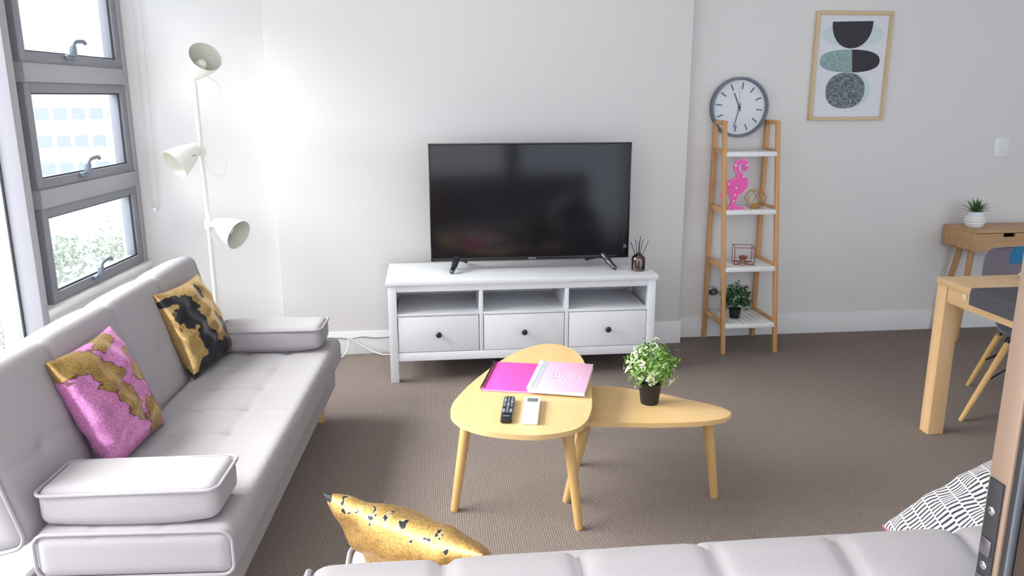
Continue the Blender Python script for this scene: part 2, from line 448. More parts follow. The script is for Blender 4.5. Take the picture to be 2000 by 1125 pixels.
# frame members of the bay
wbox('frame', -.048, 0, -.004, .11, .545, 2.36, ALU, W1)
wbox('frame', -1.196, -1.048, .03, .11, .545, 2.36, ALUD, W1)
wbox('sill', -1.196, 0, -.03, .13, .545, .578, WPLAST, W1, .006)
for z0, z1 in ((1.026, 1.110), (1.586, 1.670), (2.28, 2.36)):
    wbox('transom', -1.05, -.048, -.012, .10, z0, z1, ALU, W1)
def sash(z0, z1, rail=.05, handle=True):
    s = wbox('sash', -1.046, -1.046+.052, 0, .07, z0, z1, ALUD, W1)
    s2 = NB(); box(s2, (-.994, 0, z0), (-.100, .07, z0+rail), .003); box(s2, (-.994, 0, z1-rail), (-.100, .07, z1), .003)
    box(s2, (-.108, 0, z0), (-.050, .07, z1), .003); box(s2, (-1.046, 0, z0), (-.994, .07, z1), .003)
    old = s.data; me = bpy.data.meshes.new('sash'); s2.normal_update(); s2.to_mesh(me); s2.free()
    me.shade_smooth(); me.set_sharp_from_angle(angle=math.radians(35)); me.materials.append(ALUD); s.data = me; bpy.data.meshes.remove(old)
    wbox('pane', -.996, -.106, .020, .026, z0+rail-.002, z1-rail+.002, GLASS, s, 0)
    # glazing bead
    bd = NB()
    for lo, hi in (((-.994, .012, z0+rail), (-.108, .02, z0+rail+.007)), ((-.994, .012, z1-rail-.007), (-.108, .02, z1-rail)), ((-.994, .012, z0+rail), (-.987, .02, z1-rail)), ((-.115, .012, z0+rail), (-.108, .02, z1-rail))):
        box(bd, lo, hi)
    obj('gasket', bd, GASK, s)
    if handle:
        zc = z0+rail-.02; hb = NB()
        box(hb, (-.665, -.020, zc-.002), (-.585, .0, zc+.022), .006)
        box(hb, (-.642, -.040, zc+.012), (-.612, -.012, zc+.065), .006)
        tube(hb, smooth_path([(-.63, -.028, zc+.055), (-.615, -.032, zc+.078), (-.58, -.034, zc+.086), (-.535, -.034, zc+.088), (-.51, -.034, zc+.078)], 5), [.010]*20+[.007], 8)
        obj('handle', hb, HANDLE, s)
sash(.580, 1.030); sash(1.106, 1.590); sash(1.668, 2.282)
# post between the bays
post = wl('trim_1'); wbox('mullion', -1.25, -1.196, -.055, .13, 0, H, ALU, post, .004)
wbox('gasket', -1.258, -1.25, .028, .036, .0, 2.36, GASK, post, 0)
for i, (a, b) in enumerate(((-2.58, -1.25), (-3.36, -2.64))):
    wn = wl('window_%d' % (i+2))
    wbox('frame', a, b, .0, .09, .02, .10, ALU, wn); wbox('frame', a, b, .0, .09, 2.28, 2.36, ALU, wn)
    wbox('frame', a-.06, a, -.05, .12, .02, 2.36, ALU, wn)
    wbox('pane', a, b-.012, .035, .041, .10, 2.28, GLASS, wn, 0)
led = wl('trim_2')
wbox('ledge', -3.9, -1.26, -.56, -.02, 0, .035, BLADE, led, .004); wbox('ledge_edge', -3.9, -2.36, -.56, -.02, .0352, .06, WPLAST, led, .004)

# sliding door leaf beside the camera and the balcony
D1 = sroot('door_1')
bxo('stile', (1.0, -3.238, -.02), (1.075, -3.198, 2.3), STILE, D1, .003)
bxo('pane', (1.075, -3.225, .07), (2.2, -3.219, 2.22), GLASS, D1, 0)
bxo('stile', (2.2, -3.238, -.02), (2.275, -3.198, 2.3), STILE, D1, .003)
bxo('rail', (1.075, -3.238, -.02), (2.2, -3.198, .07), STILE, D1, .003); bxo('rail', (1.075, -3.238, 2.22), (2.2, -3.198, 2.3), STILE, D1, .003)
lk = bxo('lock', (.9965, -3.2315, .70), (1.0, -3.2045, 1.012), GASK, D1, .001)
bxo('latch', (.9935, -3.2275, .900), (.997, -3.2085, .925), SILVER, lk, .001)
bxo('bolt_plate', (.9945, -3.2295, .78), (.9970, -3.2065, .868), mat('lock_steel', '#8fa0a8', .2, 1.), lk, .001)
bxo('bolt_plate', (.9945, -3.2295, .735), (.9970, -3.2065, .772), CHROME, lk, .001)
for zz in (.967, .883):
    obj('screw', lathe(NB(), [(.0062, 0), (.0062, .001), (.004, .0022), (.0005, .0025)], 14, align((.9965, -3.218, zz), (.9, -3.218, zz))), CHROME, lk)
bxo('seal', (1.003, -3.248, 0), (1.02, -3.239, 2.3), GASK, D1, .001); bxo('seal', (1.002, -3.253, 0), (1.012, -3.2485, 2.3), mat('grey_brush_seal', '#5f6268', .8), D1, .001)
bxo('outer_frame', (1.006, -3.33, 0), (1.14, -3.258, 2.35), STILED, D1, .004)
obj('screw', lathe(NB(), [(.007, 0), (.007, .001), (.004, .002), (.0005, .0025)], 14, align((1.006, -3.285, .965), (.9, -3.285, .965))), CHROME, D1)
bxo('door_head', (-1.8, -3.36, 2.42), (6.3, -3.2, H), WALL, sroot('wall_front_head'), 0)
wf = sroot('window_4'); bxo('frame', (3.6, -3.34, 0), (3.7, -3.2, 2.42), STILED, wf); bxo('pane', (2.275, -3.27, .05), (3.6, -3.264, 2.4), GLASS, wf, 0); bxo('frame', (4.95, -3.34, 0), (5.05, -3.2, 2.42), STILED, wf); bxo('pane', (3.7, -3.27, .05), (4.95, -3.264, 2.4), GLASS, wf, 0); bxo('pane', (5.05, -3.27, .05), (6.3, -3.264, 2.4), GLASS, wf, 0)
bxo('balcony_floor', (-2.4, -5.6, -.12), (8.2, -3.30, -.03), BALC, bev=0)['kind'] = 'structure'

bxo('added_sky_block', (-2.4, -4.9, 2.62), (8.2, -3.37, 2.8), CEIL, bev=0)['kind'] = 'structure'  # unseen overhead slab added to cut sky light on the near sofa

# ================================================================== outside, seen through the glass
bxo('ground', (-150, -30, -13.2), (60, 160, -13), GRND, bev=0)['kind'] = 'structure'
ob = thing('office_building', 'pale office block with rows of windows, far outside the glass', 'building', (-29, 62, -13), .38)
bxo('facade', (-16, 0, 0), (9, 12, 15.6), BUILD, ob, 0)
bxo('parapet', (-16.3, -.3, 15.3), (9.3, 12, 15.9), BUILD, ob, 0)
wbm = None
for r_ in range(4):
    for c_ in range(19):
        x = -15.2+c_*1.25; z = 13.2-r_*2.1
        if wbm is None: wbm = bxo('window_pane', (-.45, -.06, -.42), (.45, .05, .42), BWIN, ob, 0); q = wbm
        else: q = wbm.copy(); C.objects.link(q)
        q.location = (x, 0, z)
def tree(x, y, h, r, label, seed):
    rd = random.Random(seed); t = thing('leafy_tree', label, 'tree', (x, y, -13), 0, 'trees outside the windows')
    obj('trunk', tube(NB(), [(0, 0, 0), (.1, 0, h*.4), (0, .1, h*.75)], [.35, .28, .15], 8), BARK, t)
    bm = NB(); cl = [(rd.uniform(0, 6.28), r*rd.uniform(.1, .85), h*.62+rd.uniform(-.26, .32)*h) for _ in range(34)]
    for k in range(7000):
        a, rr, z = cl[k % 34]; q = Vector((rd.gauss(0, 1), rd.gauss(0, 1), rd.gauss(0, .7)))*r*.17
        p = Vector((rr*math.cos(a), rr*math.sin(a), z))+q
        e1 = Vector((rd.uniform(-1, 1), rd.uniform(-1, 1), rd.uniform(-1, 1))).normalized(); e2 = e1.cross(Vector((rd.uniform(-1, 1), rd.uniform(-1, 1), 1))).normalized()
        sz = rd.uniform(.08, .16); bm.faces.new([bm.verts.new(p+e1*x*sz+e2*y*sz*.6) for x, y in ((-1, 0), (0, 1), (1, 0), (0, -1))])
    obj('crown', bm, TREE, t, flat=True, kind='stuff')
tree(-10.2, 22, 9.5, 3.2, 'bushy tree outside the lowest window sash', 1)
tree(-16.5, 28, 10.6, 3.4, 'bushy tree seen through the fixed pane beside the sofa back', 2)
tree(-24.5, 37, 10.5, 3.6, 'taller bushy tree behind the tree beside the fixed pane', 3)
tree(-12.5, 34, 9.0, 3.4, 'distant bushy tree below the office block', 4)

# ================================================================== television bench
B = thing('media_bench', 'white wooden bench with three drawers and open shelves under the television', 'tv bench', (0, 0, 0))
bxo('top', (0, -.006, .543), (1.48, .47, .57), WHITE, B, .004)
for x in (.011, 1.425):
    for y in (.004, .42): bxo('leg', (x, y, 0), (x+.044, y+.044, .5428), WHITE, B, .002)
for x in (.018, 1.444): bxo('side_panel', (x, .048, .121), (x+.018, .42, .5428), WHITE, B, .001)
bxo('back_panel', (.055, .452, .121), (1.425, .460, .5428), WHITE, B, 0)
bxo('top_rail', (.0552, .008, .507), (1.4248, .028, .5428), WHITE, B, .001)
bxo('bottom_rail', (.0552, .008, .121), (1.4248, .028, .168), WHITE, B, .001)
bxo('bottom_panel', (.0552, .03, .121), (1.4248, .452, .135), WHITE, B, 0)
for x in (.496, .965): bxo('divider', (x, .008, .1682), (x+.021, .452, .5068), WHITE, B, .001)
for x0, x1 in ((.0555, .4955), (.5175, .9645), (.9865, 1.4245)):
    bxo('shelf', (x0, .008, .372), (x1, .45, .386), WHITE, B, .001)
    d = bxo('drawer', (x0+.003, .008, .171), (x1-.003, .028, .3685), WHITE, B, .002)
    xc = (x0+x1)/2
    obj('knob', lathe(NB(), [(.007, 0), (.007, .012), (.012, .016), (.016, .022), (.016, .027), (.011, .032), (.0005, .033)], 20, align((xc, .0085, .2705), (xc, -1, .2705))), KNOB, d)

# television
T = thing('television', 'large black flat television standing on two splayed feet on the white bench', 'television', (.807, .26, .57))
x0, x1, z0, z1, yf = .2445, 1.3695, .622, 1.2715, .243
bxo('body', (x0, yf+.004, z0), (x1, yf+.034, z1), TVB, T, .003, world=True)
bxo('rear_housing', (x0+.12, yf+.034, z0+.02), (x1-.12, yf+.075, z1-.22), TVB, T, .012, world=True)
bxo('screen', (x0+.009, yf+.0015, z0+.018), (x1-.009, yf+.0045, z1-.009), SCREEN, T, 0, world=True)
bz = NB()
for lo, hi in (((x0, yf-.002, z0), (x1, yf+.004, z0+.017)), ((x0, yf-.002, z1-.008), (x1, yf+.004, z1)), ((x0, yf-.002, z0), (x0+.008, yf+.004, z1)), ((x1-.008, yf-.002, z0), (x1, yf+.004, z1))):
    box(bz, lo, hi, .0012)
obj('bezel', bz, TVB, T, world=True)
cu = bpy.data.curves.new('logo', 'FONT'); cu.body = 'Hisense'; cu.size = .0135; cu.extrude = .0004; cu.align_x = 'CENTER'
tmp = bpy.data.objects.new('logo_curve', cu); C.objects.link(tmp); bpy.context.view_layer.update()
lme = bpy.data.meshes.new_from_object(tmp.evaluated_get(bpy.context.evaluated_depsgraph_get())); bpy.data.objects.remove(tmp); bpy.data.curves.remove(cu)
lme.materials.clear(); lme.materials.append(mat('logo_silver', '#c8c8cc', .4)); lg = bpy.data.objects.new('logo', lme); C.objects.link(lg); lg.parent = T
lg.matrix_basis = Matrix.Translation(Vector((.815, yf-.0024, z0+.0045))-Vector((.807, .26, .57))) @ Matrix.Rotation(PI/2, 4, 'X')
bxo('sticker', (x1-.030, yf+.0008, z0+.055), (x1-.012, yf+.0014, z0+.075), mat('sticker_grey', '#5d6068', .4), T, 0, world=True)
for sgn, xm, xf, xb in ((-1, .395, .352, .45), (1, 1.222, 1.272, 1.158)):
    bm = NB(); zf = .580
    tube(bm, smooth_path([(xm, .265, .640), (xm*.75+xf*.25, .235, .628), (xm*.4+xf*.6, .185, .602), (xf, .137, zf)], 6), [.020]*6+[.018]*6+[.014]*6+[.008], 10)
    fo = obj('foot', bm, DSILVER, T, world=True)
    bm = NB(); tube(bm, smooth_path([(xm, .265, .640), (xm*.7+xb*.3, .31, .622), (xm*.3+xb*.7, .37, .598), (xb, .415, zf)], 6), [.018]*6+[.013]*6+[.010]*6+[.007], 10)
    obj('rear_prong', bm, BLACK, fo, world=True)
    bxo('edge_strip', (xf-.004, .1345, .5715), (xf+.004, .150, .575), SILVER, fo, .001, world=True)

# reed diffuser
Dv = thing('reed_diffuser', 'smoky metallic diffuser bottle with black reeds on the bench corner', 'diffuser', (1.398, .125, .5702))
obj('bottle', lathe(NB(), [(.036, 0), (.0385, .003), (.0385, .062), (.035, .076), (.026, .086), (.016, .091), (.016, .096), (.013, .097), (.013, .085)], 32), SMOKE, Dv)
for i, (dx, dy, hh) in enumerate(((-.052, -.02, .165), (-.018, .012, .175), (-.006, -.02, .17), (.012, .02, .190), (.020, -.01, .178), (.055, .005, .165))):
    obj('reed', tube(NB(), [(-dx*.12, -dy*.12, .02), (dx, dy, hh)], .0019, 6), BLACK, Dv)

# ================================================================== cables on the floor
def cable(name, label, pts, r, mt, cat='cable', n=8):
    bm = tube(NB(), smooth_path(pts, n), r, 8); o = obj(name, bm, mt); return tag(o, label, cat)
cable('power_cable', 'white cable hanging from the skirting to the carpet beside the sofa', [(-.265, .528, .105), (-.262, .515, .07), (-.285, .48, .02), (-.335, .43, .006), (-.46, .36, .005), (-.62, .40, .005)], .0042, CABLE)
cable('power_cable', 'white cable drooping from the skirting toward the bench leg', [(-.258, .528, .106), (-.21, .52, .075), (-.14, .505, .035), (-.075, .49, .010), (-.03, .485, .006), (.09, .49, .006)], .0045, CABLE)
cable('thin_cable', 'thin grey wire lying along the top of the skirting', [(-.40, .533, .088), (-.33, .534, .104), (-.25, .532, .097), (-.18, .533, .108), (-.10, .533, .098), (-.02, .533, .102), (.03, .53, .1)], .0024, GREYC)

# ================================================================== ladder shelf
SH = thing('ladder_shelf', 'bamboo ladder shelf with four white slatted shelves against the wall', 'shelf unit', (2.152, .47, 0))
def yfront(z): return .285 + (.478-.285)*z/1.378
xl, xr, lw = 1.976, 2.328, .0255
for x in (xl, xr-lw):
    bm = NB(); mm = Matrix(((1, 0, 0, 0), (0, 1, (.478-.285)/1.378, .285), (0, 0, 1, 0), (0, 0, 0, 1)))
    box(bm, (x, 0, 0), (x+lw, .026, 1.378), .003, mm); obj('front_leg', bm, BAMBOO, SH, world=True)
    bxo('back_leg', (x, .625, 0), (x+lw, .651, 1.378), BAMBOO, SH, .003, world=True)
    bxo('top_rail', (x, .506, 1.352), (x+lw, .6248, 1.378), BAMBOOY, SH, .002, world=True)
for z in (1.176, .836, .498, .160):
    yf_ = yfront(z)
    for x in (xl+.002, xr-lw+.002): bxo('side_rail', (x, yf_+.024, z+.004), (x+lw-.006, .6248, z+.036), BAMBOOY, SH, .002, world=True)
    xa, xb = xl+lw-.004, xr-lw+.004
    bxo('front_bar', (xa, yf_-.002, z-.006), (xb, yf_+.016, z+.018), WPLAST, SH, .002, world=True)
    bxo('back_bar', (xa, .600, z-.006), (xb, .618, z+.012), WPLAST, SH, .002, world=True)
    n = 8; pw = (xb-xa)/n
    for i in range(n): bxo('slat', (xa+i*pw+.0035, yf_+.004, z+.0125), (xa+(i+1)*pw-.0035, .622, z+.022), WPLAST, SH, .0015, world=True)

# flamingo light
FL = thing('flamingo_light', 'pink plastic flamingo light with small bulbs on the second shelf', 'flamingo light', (2.045, .45, .8582))
body = [(-.012, .0), (.07, .0), (.07, .016), (.022, .020), (.024, .045), (.036, .085), (.060, .098), (.082, .125), (.092, .150), (.090, .175), (.078, .190), (.055, .208), (.038, .224), (.030, .243), (.032, .262), (.042, .273), (.054, .268), (.058, .252), (.054, .236), (.064, .226), (.078, .232), (.086, .25), (.084, .272), (.068, .292), (.044, .300), (.020, .292), (.004, .272), (.002, .246), (.008, .222), (.022, .200), (.014, .188), (-.010, .180), (-.034, .162), (-.052, .136), (-.064, .105), (-.074, .070), (-.066, .062), (-.040, .085), (-.020, .088), (-.006, .06), (-.004, .03), (-.02, .016)]
rotx = Matrix.Rotation(PI/2, 4, 'X')
sm = [(p.x, p.y) for p in smooth_path([(x, y, 0) for x, y in body], 3, True)]
bm = prism(NB(), sm, -.011, .011, .0015, rotx); obj('body', bm, FLAM, FL)
rim = tube(NB(), [Vector((x, -.0115, y)) for x, y in sm], .0022, 6, closed=True); obj('raised_rim', rim, mat('flamingo_rim', '#f9a9d6', .4), FL)
for (x, z) in ((.010, .262), (.076, .262), (.060, .196), (-.030, .150), (.020, .128), (.008, .050), (.012, .085)):
    bm = NB(); bmesh.ops.create_uvsphere(bm, u_segments=12, v_segments=8, radius=.0065, matrix=Matrix.Translation((x, -.013, z))); obj('bulb', bm, BULB, FL)

# wire ornaments
def wire_shape(name, label, loc, rz, verts, edges, r, mt, extra=None):
    t = thing(name, label, 'candle holder', loc, rz)
    for a, b in edges: obj('wire', tube(NB(), [verts[a], verts[b]], r, 6), mt, t)
    if extra: extra(t)
    return t
v = []; e = []
for k in range(5):
    a = 2*PI*k/5+.3; v.append((.042*math.cos(a), .042*math.sin(a), .003))
for k in range(5):
    a = 2*PI*k/5+.3+PI/5; v.append((.068*math.cos(a), .068*math.sin(a), .066))
for k in range(5):
    a = 2*PI*k/5+.3; v.append((.040*math.cos(a), .040*math.sin(a), .108))
for k in range(5): e += [(k, (k+1) % 5), (k, 5+k), ((k+1) % 5, 5+k), (5+k, 10+k), (5+k, 10+(k+1) % 5), (10+k, 10+(k+1) % 5)]
def cup(t):
    obj('tealight_cup', lathe(NB(), [(.018, .004), (.021, .008), (.022, .03), (.019, .03), (.018, .012)], 18), CANDLE, t)
wire_shape('geometric_candle_holder', 'gold wire geometric candle holder beside the flamingo', (2.20, .47, .8582), .2, v, e, .0017, GOLDW, cup)
h = .058; v = [(x*h, y*h, z) for z in (.002, .106) for x, y in ((-1, -1), (1, -1), (1, 1), (-1, 1))]
e = [(i, (i+1) % 4) for i in range(4)] + [(4+i, 4+(i+1) % 4) for i in range(4)] + [(i, i+4) for i in range(4)] + [(0, 2), (1, 3)]
def cup2(t):
    bm = NB(); lathe(bm, [(.012, .022), (.024, .030), (.026, .045), (.022, .045), (.012, .03)], 16); obj('tealight_cup', bm, COPPW, t)
    for a in range(4): obj('wire', tube(NB(), [(0, 0, .025), (.05*math.cos(a*PI/2+.785), .05*math.sin(a*PI/2+.785), .003)], .0016, 6), COPPW, t)
wire_shape('cube_candle_holder', 'copper wire cube candle holder on the third shelf', (2.148, .47, .5202), -.25, v, e, .0022, COPPW, cup2)

# potted plants
def leafball(bm, c, rx, rz_, n, size, seed, low=-.7):
    """leaves gathered in small sprays around a rough ball"""
    rd = random.Random(seed); k = 0
    while k < n:
        z = rd.uniform(low, 1); a = rd.uniform(0, 2*PI); q = math.sqrt(max(0, 1-z*z)); rad = rd.choice((.5, .7, .85, .95, 1.0, 1.12))
        d = Vector((q*math.cos(a), q*math.sin(a), z)); pc0 = Vector(c)+Vector((d.x*rx, d.y*rx, d.z*rz_))*rad
        m_ = rd.randint(4, 8); k += m_
        for i in range(m_):
            p = pc0 - d*size*rd.uniform(0, 1.6) + Vector((rd.gauss(0, 1), rd.gauss(0, 1), rd.gauss(0, 1)))*size*.75
            nrm = (d+Vector((rd.uniform(-.9, .9), rd.uniform(-.9, .9), rd.uniform(-.3, .9)))).normalized()
            t = nrm.cross(Vector((rd.uniform(-1, 1), rd.uniform(-1, 1), rd.uniform(-1, 1)))).normalized(); b = nrm.cross(t)
            s = size*rd.uniform(.6, 1.25)
            pts = [(-1, 0, 0), (-.2, .42, .1), (.55, .34, .05), (1, 0, -.15), (.55, -.34, .05), (-.2, -.42, .1)]
            vv = [bm.verts.new(p+t*(x*s)+b*(y*s)+nrm*(zz*s)) for x, y, zz in pts]
            bm.faces.new((vv[0], vv[1], vv[5])); bm.faces.new((vv[1], vv[2], vv[4], vv[5])); bm.faces.new((vv[2], vv[3], vv[4]))
    return bm
def sprigs(bm, c, rx, rz_, n, seed):
    rd = random.Random(seed)
    for k in range(n):
        z = rd.uniform(-.35, 1); a = rd.uniform(0, 2*PI); q = math.sqrt(max(0, 1-z*z))
        p = Vector(c)+Vector((q*math.cos(a)*rx, q*math.sin(a)*rx, z*rz_))*.95
        tube(bm, [Vector((0, 0, c[2]-rz_*.75)), (Vector((0, 0, c[2]-rz_*.2))+p)/2, p], .0011, 4, cap=False)
    return bm
def potted(name, label, loc, pr, ph, rx, rz_, m1, m2, n1, n2, size, seed):
    t = thing(name, label, 'potted plant', loc)
    p = obj('pot', lathe(NB(), [(pr*.74, 0), (pr*.78, .003), (pr, ph-.006), (pr*1.03, ph-.004), (pr*1.03, ph), (pr*.94, ph), (pr*.9, ph-.012)], 28, capt=False), POT, t)
    obj('soil', lathe(NB(), [(pr*.90, ph-.012), (.001, ph-.008)], 20, capb=False, capt=False), SOIL, p)
    c = (0, 0, ph+rz_*.72)
    obj('stems', sprigs(NB(), c, rx, rz_, 46, seed), m1, t, kind='stuff')
    obj('foliage', leafball(NB(), c, rx, rz_, n1, size, seed+1), m1, t, kind='stuff')
    obj('leaf_tips', leafball(NB(), c, rx*1.04, rz_*1.04, n2, size*.85, seed+2, -.6), m2, t, kind='stuff')
    return t
potted('potted_shrub', 'small dark green artificial shrub in black pot on the lowest white shelf', (2.108, .445, .1822), .038, .062, .084, .090, LEAF3, LEAF4, 1000, 170, .0115, 21)

# wall fitting behind the shelf
wf_ = thing('wall_doorstop', 'small dark metal fitting with a short wire on the wall behind the ladder shelf', 'wall fitting', (2.04, YR-.03, .302))
bm = NB(); bmesh.ops.create_uvsphere(bm, u_segments=20, v_segments=12, radius=.026, matrix=Matrix.Diagonal((1.05, .9, .8, 1))); obj('dome', bm, DSILVER, wf_)
obj('mount_plate', lathe(NB(), [(.03, 0), (.03, .006), (.024, .01)], 20, align((0, .029, 0), (0, 0, 0))), SILVER, wf_)
obj('wire', tube(NB(), smooth_path([(.022, -.005, -.005), (.05, -.004, -.010), (.075, .005, -.004), (.10, .015, -.01)], 6), .002, 6), BLACK, wf_)

# ================================================================== wall clock
CK = thing('wall_clock', 'round wall clock with grey rim and white face above the shelf', 'clock', (2.130, YR, 1.452))
ry = Matrix.Rotation(PI/2, 4, 'X')      # lathe +Z -> -Y
obj('rim', lathe(NB(), [(.170, .0), (.178, .004), (.178, .046), (.174, .050), (.167, .050), (.164, .046), (.164, .026), (.160, .024)], 56, ry, capt=False), CLOCKG, CK)
obj('face', lathe(NB(), [(.164, .020), (.164, .025), (.0005, .025)], 56, ry), CLOCKF, CK)
MK = mat('clock_marks', '#4b5160', .6)
for k in range(12):
    a = 2*PI*k/12 + .12
    obj('hour_mark', box(NB(), (-.0032, -.0275, .108), (.0032, -.0252, .146), 0, Matrix.Rotation(a, 4, 'Y')), MK, CK)
def hand(nm, ln, wd, a, tail, y): obj(nm, box(NB(), (-wd, -y-.001, -tail), (wd, -y, ln), 0, Matrix.Rotation(a, 4, 'Y')), MK, CK)
hand('hour_hand', .092, .0028, -.40, .022, .030); hand('minute_hand', .125, .0022, PI+.235, .025, .032)
hand('second_hand', .125, .0006, -.06, .03, .034)
obj('hub', lathe(NB(), [(.007, .025), (.007, .036), (.001, .037)], 16, ry), MK, CK)

# ================================================================== framed print
px0, px1, pz0, pz1 = 2.580, 3.063, 1.372, 2.012; pc = ((px0+px1)/2, YR, pz0)
PC = thing('framed_print', 'abstract print of stacked dark and teal shapes in pale wood frame', 'picture', pc)
fw, fd = .021, .028
def mitre(nm, a, b, c, d):   # quad in x,z, extruded to the room
    bm = NB(); lo = [bm.verts.new((x, YR-.002, z)) for x, z in (a, b, c, d)]; hi = [bm.verts.new((x, YR-fd, z)) for x, z in (a, b, c, d)]
    bm.faces.new(lo); bm.faces.new(hi[::-1])
    for i in range(4): bm.faces.new((lo[i], hi[i], hi[(i+1) % 4], lo[(i+1) % 4]))
    bmesh.ops.recalc_face_normals(bm, faces=bm.faces)
    bmesh.ops.bevel(bm, geom=bm.edges[:], offset=.0015, segments=1, affect='EDGES'); obj(nm, bm, PFRAME, PC, world=True)
mitre('frame_bar', (px0, pz0), (px1, pz0), (px1-fw, pz0+fw), (px0+fw, pz0+fw)); mitre('frame_bar', (px0, pz1), (px1, pz1), (px1-fw, pz1-fw), (px0+fw, pz1-fw))
mitre('frame_bar', (px0, pz0), (px0, pz1), (px0+fw, pz1-fw), (px0+fw, pz0+fw)); mitre('frame_bar', (px1, pz0), (px1, pz1), (px1-fw, pz1-fw), (px1-fw, pz0+fw))
pr_ = bxo('print', (px0+fw-.004, YR-.014, pz0+fw-.004), (px1-fw+.004, YR-.006, pz1-fw+.004), PAPER, PC, 0, world=True)
PW, PH = px1-px0-2*fw, pz1-pz0-2*fw
def shape(nm, pts, mt, lay, closed=True, n=6):
    """pts in fractions of the print (0..1 from the lower left corner)"""
    w_ = [(px0+fw+u*PW, pz0+fw+v_*PH, 0) for u, v_ in pts]
    pl = [(p.x, p.y) for p in (smooth_path(w_, n, True) if closed else [Vector(q) for q in w_])]
    bm = prism(NB(), pl, 0, .0004); bm.transform(Matrix.Translation((0, YR-.0141-lay*.0005, 0)) @ rotx)
    bmesh.ops.recalc_face_normals(bm, faces=bm.faces); obj(nm, bm, mt, pr_, world=True, flat=True)
def ell(cu_, cv, ru, rv, n=28, p=2., a0=0): return [(cu_+ru*math.copysign(abs(math.cos(t))**(2/p), math.cos(t)), cv+rv*math.copysign(abs(math.sin(t))**(2/p), math.sin(t))) for t in [2*PI*k/n+a0 for k in range(n)]]
shape('mint_shape', ell(.50, .815, .44, .130), MINT, 0, n=2)
shape('mint_shape', ell(.55, .26, .27, .175), MINT, 0, n=2)
shape('dark_bowl', [(.19, .935), (.775, .945)] + [(.482+.293*math.cos(t), .94-.262*math.sin(t)**.85) for t in [PI*k/22 for k in range(1, 22)]], INK, 1, closed=False)
arc = lambda a0, a1: [(.485+.435*math.copysign(abs(math.cos(t))**.82, math.cos(t)), .555+.113*math.copysign(abs(math.sin(t))**.82, math.sin(t))) for t in [a0+(a1-a0)*k/18 for k in range(19)]]
shape('teal_half', arc(PI/2-.02, 3*PI/2+.07), TEALW, 1, closed=False); shape('dark_half', arc(-PI/2+.07, PI/2-.02), INK, 1, closed=False)
shape('hatched_disc', ell(.455, .262, .285, .178, p=2.25), DARKW, 2, n=2)

# light switch
SWt = thing('light_switch', 'white wall switch plate on the wall above the desk', 'switch', (3.895, YR, 1.198))
bxo('plate', (-.052, -.009, -.060), (.052, -.0005, .060), WPLAST, SWt, .003); bxo('rocker', (-.012, -.013, -.02), (.012, -.0092, .02), WPLAST, SWt, .002)

# ================================================================== floor lamp
LX, LY = -.95, .30
LP = thing('floor_lamp', 'white floor lamp with three swivelling bell shades behind the sofa', 'floor lamp', (LX, LY, 0))
obj('base', lathe(NB(), [(.135, 0), (.14, .004), (.14, .016), (.132, .022), (.02, .026), (.016, .04)], 36), LAMPW, LP)
obj('pole', tube(NB(), [(0, 0, .03), (-.004, 0, .9), (-.012, 0, 1.765)], .0125, 16), LAMPW, LP)
bell = [(.022, -.045), (.030, -.042), (.034, -.022), (.040, -.012), (.052, .01), (.066, .05), (.078, .095), (.083, .118)]
def head(zp, off, ax, label):
    ax = Vector(ax).normalized(); pv = Vector((off[0], off[1], zp+off[2])); mm = align(pv, pv+ax)
    hd = obj('lamp_shade', lathe(NB(), bell + [(.0815, .1185), (.0765, .095), (.0645, .05), (.050, .012), (.034, -.008), (.002, -.012)], 36, mm, capt=False), [LAMPW, LAMPIN], LP, label=label)
    seg = 36; nb = len(bell)
    for f in hd.data.polygons:
        if nb*seg <= f.index < (nb+6)*seg: f.material_index = 1
    obj('bulb_socket', lathe(NB(), [(.018, -.012), (.018, .02), (.026, .036), (.028, .05), (.018, .066), (.002, .07)], 18, mm), LAMPW, hd)
    obj('clamp', tube(NB(), [(-.006, 0, zp), pv*.6+Vector((-.006, 0, zp))*.4, pv-ax*.03], [.020, .016, .016], 12), LAMPW, hd)
    obj('collar', lathe(NB(), [(.013, -.022), (.021, -.022), (.021, .022), (.013, .022)], 16, Matrix.Translation((-.005*zp, 0, zp))), LAMPW, hd)
    obj('switch', tube(NB(), [mm @ Vector((.058, 0, .03)), mm @ Vector((.082, .0, .022))], .003, 6), mat('lamp_switch_grey', '#8a8a88', .5), hd)
    cp = [Vector((.0, -.01, zp-.03)), Vector((.05, -.03, zp-.11)), Vector((.10, -.03, zp-.13)), Vector((.12, -.02, zp-.06)), Vector((.06, -.01, zp-.01))]
    obj('cord', tube(NB(), smooth_path(cp, 7), .0022, 6), mat('lamp_cord', '#dedcd6', .5), hd)
head(1.635, (.030, -.050, .020), (.50, -.66, .52), 'topmost shade tilted up toward the room')
head(1.240, (-.045, -.050, .0), (-.58, -.55, -.50), 'middle shade turned toward the window')
head(.842, (.075, -.035, .0), (.80, -.45, -.36), 'lowest shade turned down toward the room')

